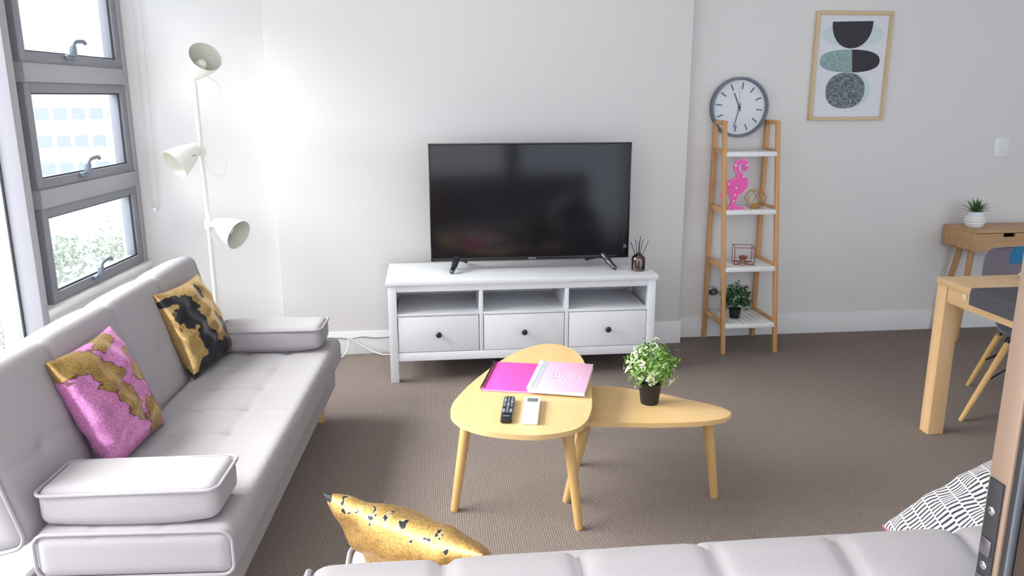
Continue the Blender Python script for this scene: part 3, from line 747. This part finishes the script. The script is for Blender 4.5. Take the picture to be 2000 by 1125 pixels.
# blind cord
bc = thing('blind_cord', 'thin white blind cord loop hanging on the wall beside the window', 'blind cord', (-1.36, .68, .85))
def wy(x): return CY - .02
for xa, xb in ((-1.352, -1.371), (-1.310, -1.331)):
    obj('cord', tube(NB(), [(xa, wy(xa), 2.30), ((xa+xb)/2, wy((xa+xb)/2), 1.5), (xb, wy(xb), .92)], .0022, 6), mat('blind_cord_white', '#d6d3d0', .6), bc, world=True)
obj('loop', tube(NB(), smooth_path([(-1.371, wy(-1.371), .92), (-1.362, wy(-1.36), .885), (-1.342, wy(-1.34), .882), (-1.331, wy(-1.331), .92)], 5), .0022, 6), MC['blind_cord_white'], bc, world=True)
bxo('cord_clip', (-1.362, wy(-1.35)-.006, .872), (-1.342, wy(-1.35)+.008, .892), WPLAST, bc, .002, world=True)

# ================================================================== coffee tables
def rtable(name, label, outline, z, th, legs, mt, lr0, lr1):
    cx = sum(p[0] for p in outline)/len(outline); cy = sum(p[1] for p in outline)/len(outline)
    t = thing(name, label, 'coffee table', (cx, cy, 0))
    sm = [(p.x, p.y) for p in smooth_path([(x, y, 0) for x, y in outline], 6, True)]
    obj('tabletop', prism(NB(), sm, z-th, z, .005), mt, t, world=True, ang=50)
    for f, tp in legs:
        lg_ = obj('leg', taper_leg(NB(), (f[0], f[1], 0), (tp[0], tp[1], z-th-.001), lr0, lr1), BEECH, t, world=True)
    return t
o1 = [(.773, -.79), (.830, -.850), (.861, -.960), (.860, -1.10), (.849, -1.23), (.829, -1.365), (.790, -1.555), (.737, -1.683), (.668, -1.738), (.554, -1.755), (.424, -1.716), (.340, -1.650), (.300, -1.570), (.298, -1.490), (.325, -1.390), (.405, -1.206), (.538, -.971), (.640, -.848), (.712, -.800)]
rtable('coffee_table', 'taller oak coffee table with rounded triangular top, notebooks and remotes on it', o1, .45, .018,
       (((.304, -1.408), (.372, -1.352)), ((.748, -1.588), (.706, -1.500)), ((.785, -.77), (.755, -.88))), OAKY, .0150, .0225)
o2 = [(.884, -1.152), (.966, -1.168), (1.111, -1.251), (1.225, -1.343), (1.303, -1.410), (1.334, -1.462), (1.310, -1.515), (1.215, -1.547), (1.064, -1.548), (.92, -1.528), (.801, -1.508), (.735, -1.47), (.705, -1.40), (.705, -1.31), (.74, -1.22), (.80, -1.165)]
t2 = rtable('coffee_table', 'lower oak coffee table tucked under the taller one, plant on top', o2, .38, .018,
       (((.735, -1.385), (.812, -1.395)), ((1.316, -1.412), (1.262, -1.425)), ((.832, -1.075), (.842, -1.16))), OAK, .0150, .0225)
bxo('leg_bracket', (1.262, -1.452, .340), (1.284, -1.437, .361), CHROME, t2, .002, world=True)

# notebooks
def notebook(name, label, O, ang, wd, ht, z, th, cover, spiral, page, strip=None, doodle=False, n=26):
    t = thing(name, label, 'notebook', (O[0], O[1], z), ang)
    bxo('pages', (.006, .003, .001), (wd-.003, ht-.003, th-.0012), page, t, 0)
    cv = bxo('cover', (.003, 0, th-.0012), (wd, ht, th), cover, t, .0004); bxo('back_cover', (.003, 0, 0), (wd, ht, .001), cover if not strip else PAGE, t, 0)
    sb = NB()
    for k in range(n):
        y = .012+(ht-.024)*k/(n-1)
        tube(sb, [Vector((.004+.0075*math.cos(a), y+.0012*math.sin(a), max(.0065, th*.62)+.002+max(.0065, th*.62)*math.sin(a))) for a in [2*PI*i/10 for i in range(10)]], .0016, 5, closed=True)
    obj('spiral_binding', sb, spiral, t)
    if strip: bxo('clear_strip', (.012, .002, th), (.030, ht-.002, th+.0006), strip, cv, 0)
    if doodle:
        bm = NB(); rd = random.Random(3)
        for ln, y in ((.085, .60), (.105, .50), (.07, .40)):
            pts = []; nn = 15
            for i in range(nn):
                pts.append((wd*.33+ln*i/(nn-1), ht*y+(.012 if i % 2 else -.008)+rd.uniform(-.005, .005), th+.0003))
            tube(bm, smooth_path(pts, 4), .0013, 5)
        obj('script_print', bm, mat('white_print', '#f6dff0', .5), cv)
    return t
notebook('spiral_notebook', 'hot pink notebook with black spiral binding on the coffee table', (.414, -1.338), math.radians(-14.5), .245, .318, .4505, .007, PINKH, BLACK, PAGE)
notebook('spiral_notebook', 'pale pink notebook with white spiral, overlapping the hot pink one', (.582, -1.394), math.radians(-17.5), .212, .318, .4585, .016, PINKP, WPLAST, PAGE, CLEAR, True)

# remote controls
rt = thing('tv_remote', 'black television remote with many buttons on the coffee table', 'remote control', (.4945, -1.5505, .4502), math.radians(-9.5))
bm = NB(); rbox(bm, (.0205, .106, .0095), .008, .012, mx=Matrix.Translation((0, 0, .0095))); obj('body', bm, BLACK, rt)
bb = NB(); bw = NB(); rd = random.Random(5)
for j in range(11):
    for i in range(3):
        if j == 7 and i != 1: continue
        y = .088-j*.0135; x = (-.012, 0, .012)[i]
        box(bw if (j == 9 and i == 0) or rd.random() < .12 else bb, (x-.0038, y-.003, .0188), (x+.0038, y+.003, .0202), .0006)
obj('buttons', bb, BTN, rt, kind='stuff'); obj('white_buttons', bw, BTNW, rt, kind='stuff')
bxo('logo_mark', (-.012, -.083, .0188), (.010, -.078, .0194), BTN, rt, 0)
ra = thing('aircon_remote', 'white remote control with small grey screen on the coffee table', 'remote control', (.5745, -1.566, .4502), math.radians(-11))
bxo('body', (-.0285, -.109, 0), (.0285, .109, .017), WPLAST, ra, .004); bxo('screen', (-.019, .058, .017), (.019, .092, .0174), LCD, ra, 0)
bxo('cover_line', (-.0285, .030, .0168), (.0285, .0308, .0173), CLEAR, ra, 0)

# plant on the lower table
potted('potted_shrub', 'light green bushy artificial plant in black pot on the lower coffee table', (1.058, -1.352, .3802), .0435, .084, .088, .090, LEAF1, LEAF2, 1000, 520, .0105, 41)

# ================================================================== sofas
SL, SD = 1.765, .535
def sofa(name, label, loc, rz, panels, puffy=.004):
    t = thing(name, label, 'sofa', loc, rz)
    z0, z1 = .245, .385
    pw = SL/8
    def fseat(p, n):
        u = p.x+SL/2; v_ = p.y+SD/2
        if n.z > .5 or n.y < -.5:
            k = round(u/pw); d = abs(u-k*pw) if 0 < k < 8 else 1
            q = .009*math.exp(-(d/.010)**2)
            if n.z > .5:
                for vt in (.20, .38):
                    if 0 < k < 8: q += .010*math.exp(-((u-k*pw)**2+(v_-vt)**2)/.026**2)
                    q += .003*math.exp(-((v_-vt)/.012)**2)
            else: q *= .5
            return p - n*q
        return p
    s = obj('seat', rbox(NB(), (SL/2, SD/2, (z1-z0)/2), .035, .0125, fseat, Matrix.Translation((SL/2, SD/2, (z0+z1)/2))), FAB, t, ang=70)
    hy, hz = SD/2, (z1-z0)/2
    for u in (.006, SL-.006):
        obj('piping', tube(NB(), [Vector((u, SD/2+a, (z0+z1)/2+b)) for a, b in rrect(hy-.004, hz-.004, .034)], .0055, 8, closed=True), PIPE, s)
    # back slab
    BH, BT = .475, .125; lean = math.radians(15)
    mb = Matrix.Translation((SL/2, SD+.006, .345)) @ Matrix.Rotation(-lean, 4, 'X') @ Matrix.Translation((0, BT/2, BH/2))
    bw = SL/panels
    def fback(p, n):
        u = p.x+SL/2
        if n.y < -.3 or n.z > .3:
            k = round(u/bw); d = abs(u-k*bw) if 0 < k < panels else 1
            f_ = (u/bw) % 1; puff = puffy*(1-(2*f_-1)**4)
            q = (.006+puffy)*math.exp(-(d/.011)**2) - puff
            if n.y < -.5:
                for vt in (-.03,):
                    for kk in range(1, 8):
                        q += .010*math.exp(-((u-kk*pw)**2+(p.z-vt)**2)/.026**2)
                q += .003*math.exp(-((p.z+.03)/.012)**2)
            return p - n*q
        return p
    b = obj('backrest', rbox(NB(), (SL/2, BT/2, BH/2), .04, .0125, fback, mb), FAB, t, ang=70)
    for u in (-SL/2+.007, SL/2-.007):
        obj('piping', tube(NB(), [mb @ Vector((u, a, b_)) for a, b_ in rrect(BT/2-.004, BH/2-.004, .038)], .0055, 8, closed=True), PIPE, b)
    bs = NB(); rbox(bs, (SL/2-.012, SD/2-.012, .055), .02, .1, mx=Matrix.Translation((SL/2, SD/2+.016, .189)))
    obj('base', bs, FAB, t, ang=70)
    for x in (.12, SL-.12):
        for y in (.09, SD-.02):
            obj('leg', tube(NB(), [(x, y, 0), (x, y, .135)], [.017, .026], 14), BEECH, t)
    return t
DS = Vector((.060, .9982, 0))
SZ = math.atan2(DS.y, DS.x)
sA = sofa('sofa', 'pale grey fabric sofa bed along the window wall', (-.313, -2.135, 0), SZ, 4, .009)
SB0 = (1.79, -2.305, 0)
sB = sofa('sofa', 'pale grey fabric sofa seen from behind, near the camera', SB0, PI, 8)
def bolster(label, root, u, v_, ln=.485, wd=.20, th=.108, z=.3875):
    a = root.rotation_euler.z
    p = root.matrix_basis @ Vector((u, v_, z))
    t = thing('arm_bolster', label, 'bolster', p, a, 'sofa arm bolsters')
    def fb(p_, n): return p_ + n*(.010*(1-(p_.y/(ln/2))**2)*(1 if abs(n.x) > .5 or n.z > .5 else 0)) + Vector((0, 0, .018*max(0, -p_.y/(ln/2)-.55)))
    obj('cover', rbox(NB(), (wd/2, ln/2, th/2), .032, .015, fb, Matrix.Translation((0, 0, th/2))), FAB, t, ang=70)
    for zz in (th-.012,):
        pts = [Vector((x*1.03, y*1.008, zz + .018*max(0, -y/(ln/2)-.55))) for x, y in rrect(wd/2+.004, ln/2, .03)]
        obj('piping', tube(NB(), pts, .0052, 8, closed=True), PIPE, t)
    return t
bolster('fabric arm bolster with piping on the near end of the window sofa', sA, .135, .285)
bolster('fabric arm bolster at the far end of the window sofa, by the lamp', sA, SL-.125, .285)
bolster('fabric arm bolster behind the gold cushion, beside the dark gap', sB, SL-.115, .328, .42)
bolster('fabric arm bolster behind the striped cushion, partly hidden by the door', sB, .115, .328, .42)

# cushions
def cushion(label, TL, TR, BL, BR, th, mt, seed, side=None, cat='cushion'):
    TL, TR, BL, BR = map(Vector, (TL, TR, BL, BR)); c = (TL+TR+BL+BR)/4
    e1 = ((TR-TL)+(BR-BL))/2; e2 = ((TL-BL)+(TR-BR))/2
    o = obj('cushion', pillow(NB(), e1.length*1.04, e2.length*1.04, th, 36, seed=seed), mt, ang=180)
    o.matrix_world = frame_matrix(c, e1, e2)
    return tag(o, label, cat)
GBK = sequin('sequin_gold_black', '#cdaa70', '#24232b', [(-.095, .075, .075, .06, .9), (-.05, -.04, .055, .11, .2), (-.02, -.155, .19, .05, .1), (.115, -.05, .03, .06, .4), (.06, .12, .025, .035, 0), (-.14, .14, .05, .02, 0)], .42, metalA=.85, metalB=.3, edge='#4a3520')
PKG = sequin('sequin_pink_gold', '#d78ac0', '#b8965c', [(-.12, .15, .11, .05, -.3), (-.05, .08, .06, .10, .5), (-.01, -.03, .05, .08, .2), (.06, .17, .07, .03, .2), (.12, .02, .05, .045, 0), (.10, -.14, .06, .07, .3), (.13, .10, .02, .02, 0)], .42, metalA=.6, metalB=.85, edge='#4d2a25')
GLD = sequin('sequin_gold', '#cfa765', '#1d1c24', [(-.197, .190, .03, .03, 0), (-.03, .192, .17, .020, 0)], .9, rough=.42, metalA=.9, metalB=.3, edge='#f0dcb0', nscale=42, bias=-.55)
cushion('gold and black sequin cushion leaning on the far part of the window sofa', (-.872, -.895, .738), (-.808, -.545, .738), (-.742, -.905, .395), (-.668, -.525, .395), .135, GBK, 2)
cushion('pink sequin cushion with gold patches leaning on the window sofa back', (-.905, -1.72, .742), (-.875, -1.345, .742), (-.765, -1.765, .395), (-.722, -1.385, .395), .135, PKG, 5)
cushion('gold sequin cushion leaning inside the sofa seen from behind', (.030, -2.600, .708), (.335, -2.845, .700), (.120, -2.405, .405), (.425, -2.65, .400), .13, GLD, 8)
def striped():
    mt, nt, b = base('black_white_dashes'); L = nt.links; tc = node(nt, 'ShaderNodeTexCoord')
    mp = node(nt, 'ShaderNodeMapping'); mp.inputs['Rotation'].default_value = (0, 0, .12); L.new(tc.outputs['Object'], mp.inputs[0])
    sp = node(nt, 'ShaderNodeSeparateXYZ'); L.new(mp.outputs[0], sp.inputs[0])
    def mth(op, a, c=None):
        n = node(nt, 'ShaderNodeMath', operation=op)
        for i, v_ in enumerate((a, c)):
            if v_ is None: continue
            if isinstance(v_, (int, float)): n.inputs[i].default_value = v_
            else: L.new(v_, n.inputs[i])
        return n.outputs[0]
    row = mth('FLOOR', mth('DIVIDE', sp.outputs[0], .032))
    off = mth('MULTIPLY', row, .5)
    k = mth('FRACT', mth('ADD', mth('DIVIDE', sp.outputs[1], .0130), off))
    dk = mth('LESS_THAN', k, .45)
    gap = mth('GREATER_THAN', mth('FRACT', mth('DIVIDE', sp.outputs[0], .032)), .08)
    mx = node(nt, 'ShaderNodeMix', data_type='RGBA'); L.new(mth('MULTIPLY', dk, gap), mx.inputs[0])
    mx.inputs[6].default_value = lin('#e3dfe2'); mx.inputs[7].default_value = lin('#3b3842')
    L.new(mx.outputs[2], b.inputs['Base Color']); b.inputs['Roughness'].default_value = .9
    return mt
pc_ = cushion('black and white dashed cushion on the near sofa by the door', (1.365, -2.42, .455), (1.66, -2.46, .665), (1.345, -2.80, .455), (1.64, -2.83, .665), .13, [striped(), mat('denim_backing', '#4f6a86', .9, var=(200., '#3c536e', .3))], 11)
for f in pc_.data.polygons[len(pc_.data.polygons)//2:]: f.material_index = 1
hw_, hh_ = max(v.co.x for v in pc_.data.vertices), max(v.co.y for v in pc_.data.vertices)
rim_ = []
for k in range(4):
    for i in range(18):
        t_ = -1+2*i/18; a_, b_ = [(t_, -1), (1, t_), (-t_, 1), (-1, -t_)][k]
        a_, b_ = math.sin(a_*PI/2), math.sin(b_*PI/2)
        rim_.append(Vector((a_*hw_*(1-.06*(1-b_*b_)*abs(a_)**3), b_*hh_*(1-.06*(1-a_*a_)*abs(b_)**3), -.003)))
obj('piping', tube(NB(), rim_, .0032, 6, closed=True), mat('pink_piping', '#c8607c', .8), pc_)

# ================================================================== dining table and setting
TX, TY, TZ = 2.495, -.882, .732
DT = thing('dining_table', 'square-legged oak dining table at the room corner by the door', 'dining table', (3.1, -1.45, 0))
X1, Y1 = 3.72, -2.05
bxo('tabletop', (TX, Y1, TZ-.030), (X1, TY, TZ), DOAK, DT, .003, world=True)
for lo, hi in (((TX+.008, Y1+.07, .632), (TX+.03, TY-.075, TZ-.0302)), ((X1-.03, Y1+.07, .632), (X1-.008, TY-.075, TZ-.0302)), ((TX+.075, TY-.03, .632), (X1-.075, TY-.008, TZ-.0302)), ((TX+.075, Y1+.008, .632), (X1-.075, Y1+.03, TZ-.0302))):
    bxo('apron', lo, hi, DOAK, DT, .002, world=True)
for x in (TX+.004, X1-.079):
    for y in (TY-.070, Y1+.004): bxo('leg', (x, y, 0), (x+.075, y+.066, TZ-.0302), DOAKZ, DT, .003, world=True)
bxo('catch_plate', (TX+.002, -1.088, .674), (TX+.0082, -1.062, .698), mat('catch_cream', '#d8cfa8', .4), DT, .001, world=True)
pm = NB(); prof = [(TX+.30, TZ+.0015), (TX+.02, TZ+.0015), (TX+.004, TZ+.0005), (TX-.004, TZ-.006), (TX-.006, TZ-.02), (TX-.006, TZ-.066)]
pts = smooth_path([(x, 0, z) for x, z in prof], 4)
yA, yB = -1.455, -1.122
def strip2(bm, pts, ya, yb, th):
    nrm = []
    for i in range(len(pts)):
        d = pts[min(i+1, len(pts)-1)]-pts[max(i-1, 0)]; nrm.append(Vector((d.z, 0, -d.x)).normalized())
    A = [[bm.verts.new(p+Vector((0, y, 0))+n_*(th if s else 0)) for p, n_ in zip(pts, nrm)] for s in (0, 1) for y in (ya, yb)]
    N = len(pts)
    for i in range(N-1):
        bm.faces.new((A[0][i], A[0][i+1], A[1][i+1], A[1][i])); bm.faces.new((A[2][i], A[3][i], A[3][i+1], A[2][i+1]))
        bm.faces.new((A[0][i], A[2][i], A[2][i+1], A[0][i+1])); bm.faces.new((A[1][i], A[1][i+1], A[3][i+1], A[3][i]))
    for i in (0, N-1): bm.faces.new((A[0][i], A[1][i], A[3][i], A[2][i]))
    bmesh.ops.recalc_face_normals(bm, faces=bm.faces)
strip2(pm, pts, yA, yB, .0035)
tag(obj('placemat', pm, MATW), 'charcoal woven placemat hanging over the dining table edge', 'placemat')
pcx, pcy = 2.93, -1.04
tag(obj('dinner_plate', lathe(NB(), [(.075, 0), (.085, .004), (.128, .015), (.134, .019), (.132, .0205), (.088, .009), (.001, .006)], 40, Matrix.Translation((pcx, pcy, TZ+.0005)), capt=False), PORC), 'large white dinner plate at the bottom of the place setting', 'plate')
tag(obj('side_plate', lathe(NB(), [(.055, 0), (.062, .004), (.098, .014), (.103, .017), (.101, .0185), (.064, .008), (.001, .006)], 40, Matrix.Translation((pcx, pcy, TZ+.010)), capt=False), PORC), 'smaller white plate stacked between dinner plate and bowl', 'plate')
bo = thing('soup_bowl', 'white bowl with small lug handle on top of the stacked plates', 'bowl', (pcx+.008, pcy, TZ+.018))
obj('body', lathe(NB(), [(.036, 0), (.038, .006), (.055, .022), (.070, .045), (.076, .064), (.0735, .065), (.066, .046), (.050, .024), (.001, .012)], 40, capt=False), PORC, bo)
obj('lug_handle', tube(NB(), smooth_path([(-.074, .012, .060), (-.092, .010, .062), (-.095, 0, .062), (-.092, -.010, .062), (-.074, -.012, .060)], 5), .004, 8), PORC, bo)

# patchwork chair
CHX, CHY = 3.16, -.66
CH = thing('patchwork_chair', 'patchwork fabric shell chair with splayed wooden legs behind the dining table', 'chair', (CHX, CHY, 0), math.radians(-24))
# local: faces -Y, width along X
prof = [(-.235, .415), (-.21, .440), (-.12, .438), (0, .425), (.10, .428), (.165, .465), (.195, .54), (.212, .61), (.228, .68), (.240, .745), (.243, .77)]
pp = smooth_path([(0, y, z) for y, z in prof], 4); NP = len(pp)
def shell_pt(i, s, th=0.):
    t = i/(NP-1); p = pp[i]
    d = pp[min(i+1, NP-1)]-pp[max(i-1, 0)]; n_ = Vector((0, -d.z, d.y)).normalized()
    hw = .205 if t < .45 else .205-.02*(t-.45)/.55
    if t < .06: hw *= .82+.18*(t/.06)
    if t > .80: hw *= math.sqrt(max(.02, 1-((t-.80)/.215)**2))
    lift = .075*abs(s)**2.6*(1 if t < .8 else 1-(t-.8)*2)
    return Vector((s*hw, p.y, p.z)) + n_*(lift-th)
patches = [V3, V4, V1, V1, V5, V3, V1, V2, V3, V1, V1, V5, V1, V2, V1]
npi = 5; npj = 3; NS = 18
for a in range(npi):
    for b_ in range(npj):
        i0, i1 = a*(NP-1)//npi, (a+1)*(NP-1)//npi; bm = NB(); g = {}
        for th in (0, .022):
            for i in range(i0, i1+1):
                for j in range(b_*NS//npj, (b_+1)*NS//npj+1):
                    g[(i, j, th)] = bm.verts.new(shell_pt(i, -1+2*j/NS, th))
        j0, j1 = b_*NS//npj, (b_+1)*NS//npj
        for i in range(i0, i1):
            for j in range(j0, j1):
                bm.faces.new([g[(i, j, 0)], g[(i, j+1, 0)], g[(i+1, j+1, 0)], g[(i+1, j, 0)]]); bm.faces.new([g[(i+1, j, .022)], g[(i+1, j+1, .022)], g[(i, j+1, .022)], g[(i, j, .022)]])
        for i in range(i0, i1):
            for j in (j0, j1): bm.faces.new([g[(i, j, 0)], g[(i+1, j, 0)], g[(i+1, j, .022)], g[(i, j, .022)]])
        for j in range(j0, j1):
            for i in (i0, i1): bm.faces.new([g[(i, j, 0)], g[(i, j+1, 0)], g[(i, j+1, .022)], g[(i, j, .022)]])
        bmesh.ops.recalc_face_normals(bm, faces=bm.faces)
        obj('fabric_patch', bm, patches[a*3+b_], CH, ang=60)
ci = CH.matrix_basis.inverted()
for (sx, sy), ft in (((-1, -1), (2.748, -.822, 0)), ((-1, 1), (3.105, -.372, 0)), ((1, -1), (3.16, -1.02, 0)), ((1, 1), (3.47, -.50, 0))):
    f0 = ci @ Vector(ft); tp = Vector((sx*.095, sy*.08, .335)); q = lambda k: f0+(tp-f0)*k
    obj('leg', tube(NB(), [f0, q(.25), tp], [.010, .013, .017], 14), BEECH, CH)
    obj('brace', tube(NB(), [q(.5), (-sx*.06, sy*.07, .33)], .004, 6), WIRE, CH)
    obj('brace', tube(NB(), [q(.5), (sx*.06, -sy*.07, .33)], .004, 6), WIRE, CH)
    obj('bracket', tube(NB(), [q(.84), (sx*.085, sy*.07, .36), (sx*.06, sy*.05, .405)], .005, 6), WIRE, CH)

# ================================================================== console desk and succulent
DK = thing('console_desk', 'oak console desk with slim drawer and slanted legs against the wall', 'desk', (4.05, .5, 0))
dx0, dx1, dy0, dy1, dz0, dz1 = 3.562, 4.55, .350, .650, .580, .710
for lo, hi in (((dx0, dy0+.018, dz0), (dx1, dy1, dz0+.012)), ((dx0, dy0, dz0), (dx0+.014, dy1, dz1-.014)), ((dx1-.014, dy0, dz0), (dx1, dy1, dz1-.014)), ((dx0+.014, dy1-.012, dz0+.012), (dx1-.014, dy1, dz1-.014))):
    bxo('carcass_panel', lo, hi, DESK, DK, .001, world=True)
bxo('top', (dx0, dy0, dz1-.0138), (dx1, dy1, dz1), DESK, DK, .002, world=True)
dr = NB(); ca, cb, ch = 3.755, 3.835, .022
for lo, hi in (((dx0+.0145, dy0+.001, dz0+.002), (ca, dy0+.0178, dz1-.017)), ((cb, dy0+.001, dz0+.002), (dx1-.0145, dy0+.0178, dz1-.017)), ((ca, dy0+.001, dz0+.002), (cb, dy0+.0178, dz1-.017-ch))): box(dr, lo, hi, 0)
obj('drawer', dr, DESK, DK, world=True)
for fx, fy, tx, ty in ((3.565, .655-.025, 3.665, .60), (3.548, .372, 3.60, .41), (4.565, .63, 4.47, .60), (4.58, .372, 4.51, .41)):
    obj('leg', taper_leg(NB(), (fx, fy, 0), (tx, ty, dz0-.001), .013, .020), DESKZ, DK, world=True)
SU = thing('succulent', 'small spiky green succulent in white diamond textured pot on the desk', 'potted plant', (3.675, .52, .7102))
bm = NB(); seg = 28; rows = 12; g = []
for i in range(rows+1):
    t = i/rows; r = .042+.019*math.sin(PI*min(1, t*1.02+.05)); z = .098*t
    g.append([bm.verts.new(((r+(.0028 if (i+2*(k//1)) % 2 else -.0008))*math.cos(2*PI*(k+.5*(i % 2))/seg), (r+(.0028 if i % 2 else -.0008))*math.sin(2*PI*(k+.5*(i % 2))/seg), z)) for k in range(seg)])
for i in range(rows):
    for k in range(seg): bm.faces.new((g[i][k], g[i][(k+1) % seg], g[i+1][(k+1) % seg], g[i+1][k]))
bm.faces.new(g[0][::-1]); obj('pot', bm, CERAM, SU, flat=True)
obj('soil', lathe(NB(), [(.041, .088), (.001, .09)], 20, capb=False, capt=False), SOIL, SU)
rd = random.Random(9)
for k in range(34):
    a = k*2.4; el = 1.45-1.15*(k/34); ln = rd.uniform(.085, .115)
    d = Vector((math.cos(a)*math.cos(el), math.sin(a)*math.cos(el), math.sin(el))); p0 = Vector((0, 0, .094))+Vector((d.x, d.y, 0))*.012
    sd = d.cross(Vector((0, 0, 1))).normalized(); nn = sd.cross(d)
    bm = NB(); ring = []
    for q, wd in ((0, .0045), (.35, .0072), (.7, .005), (1., .0006)):
        c = p0 + d*ln*q - Vector((0, 0, 1))*.018*q*q
        ring.append([bm.verts.new(c+sd*wd), bm.verts.new(c-nn*wd*.35), bm.verts.new(c-sd*wd), bm.verts.new(c+nn*wd*.2)])
    for A, B_ in zip(ring, ring[1:]):
        for i in range(4): bm.faces.new((A[i], A[(i+1) % 4], B_[(i+1) % 4], B_[i]))
    bm.faces.new(ring[0][::-1]); bm.faces.new(ring[-1]); bmesh.ops.recalc_face_normals(bm, faces=bm.faces)
    obj('leaf', bm, SUCC, SU)
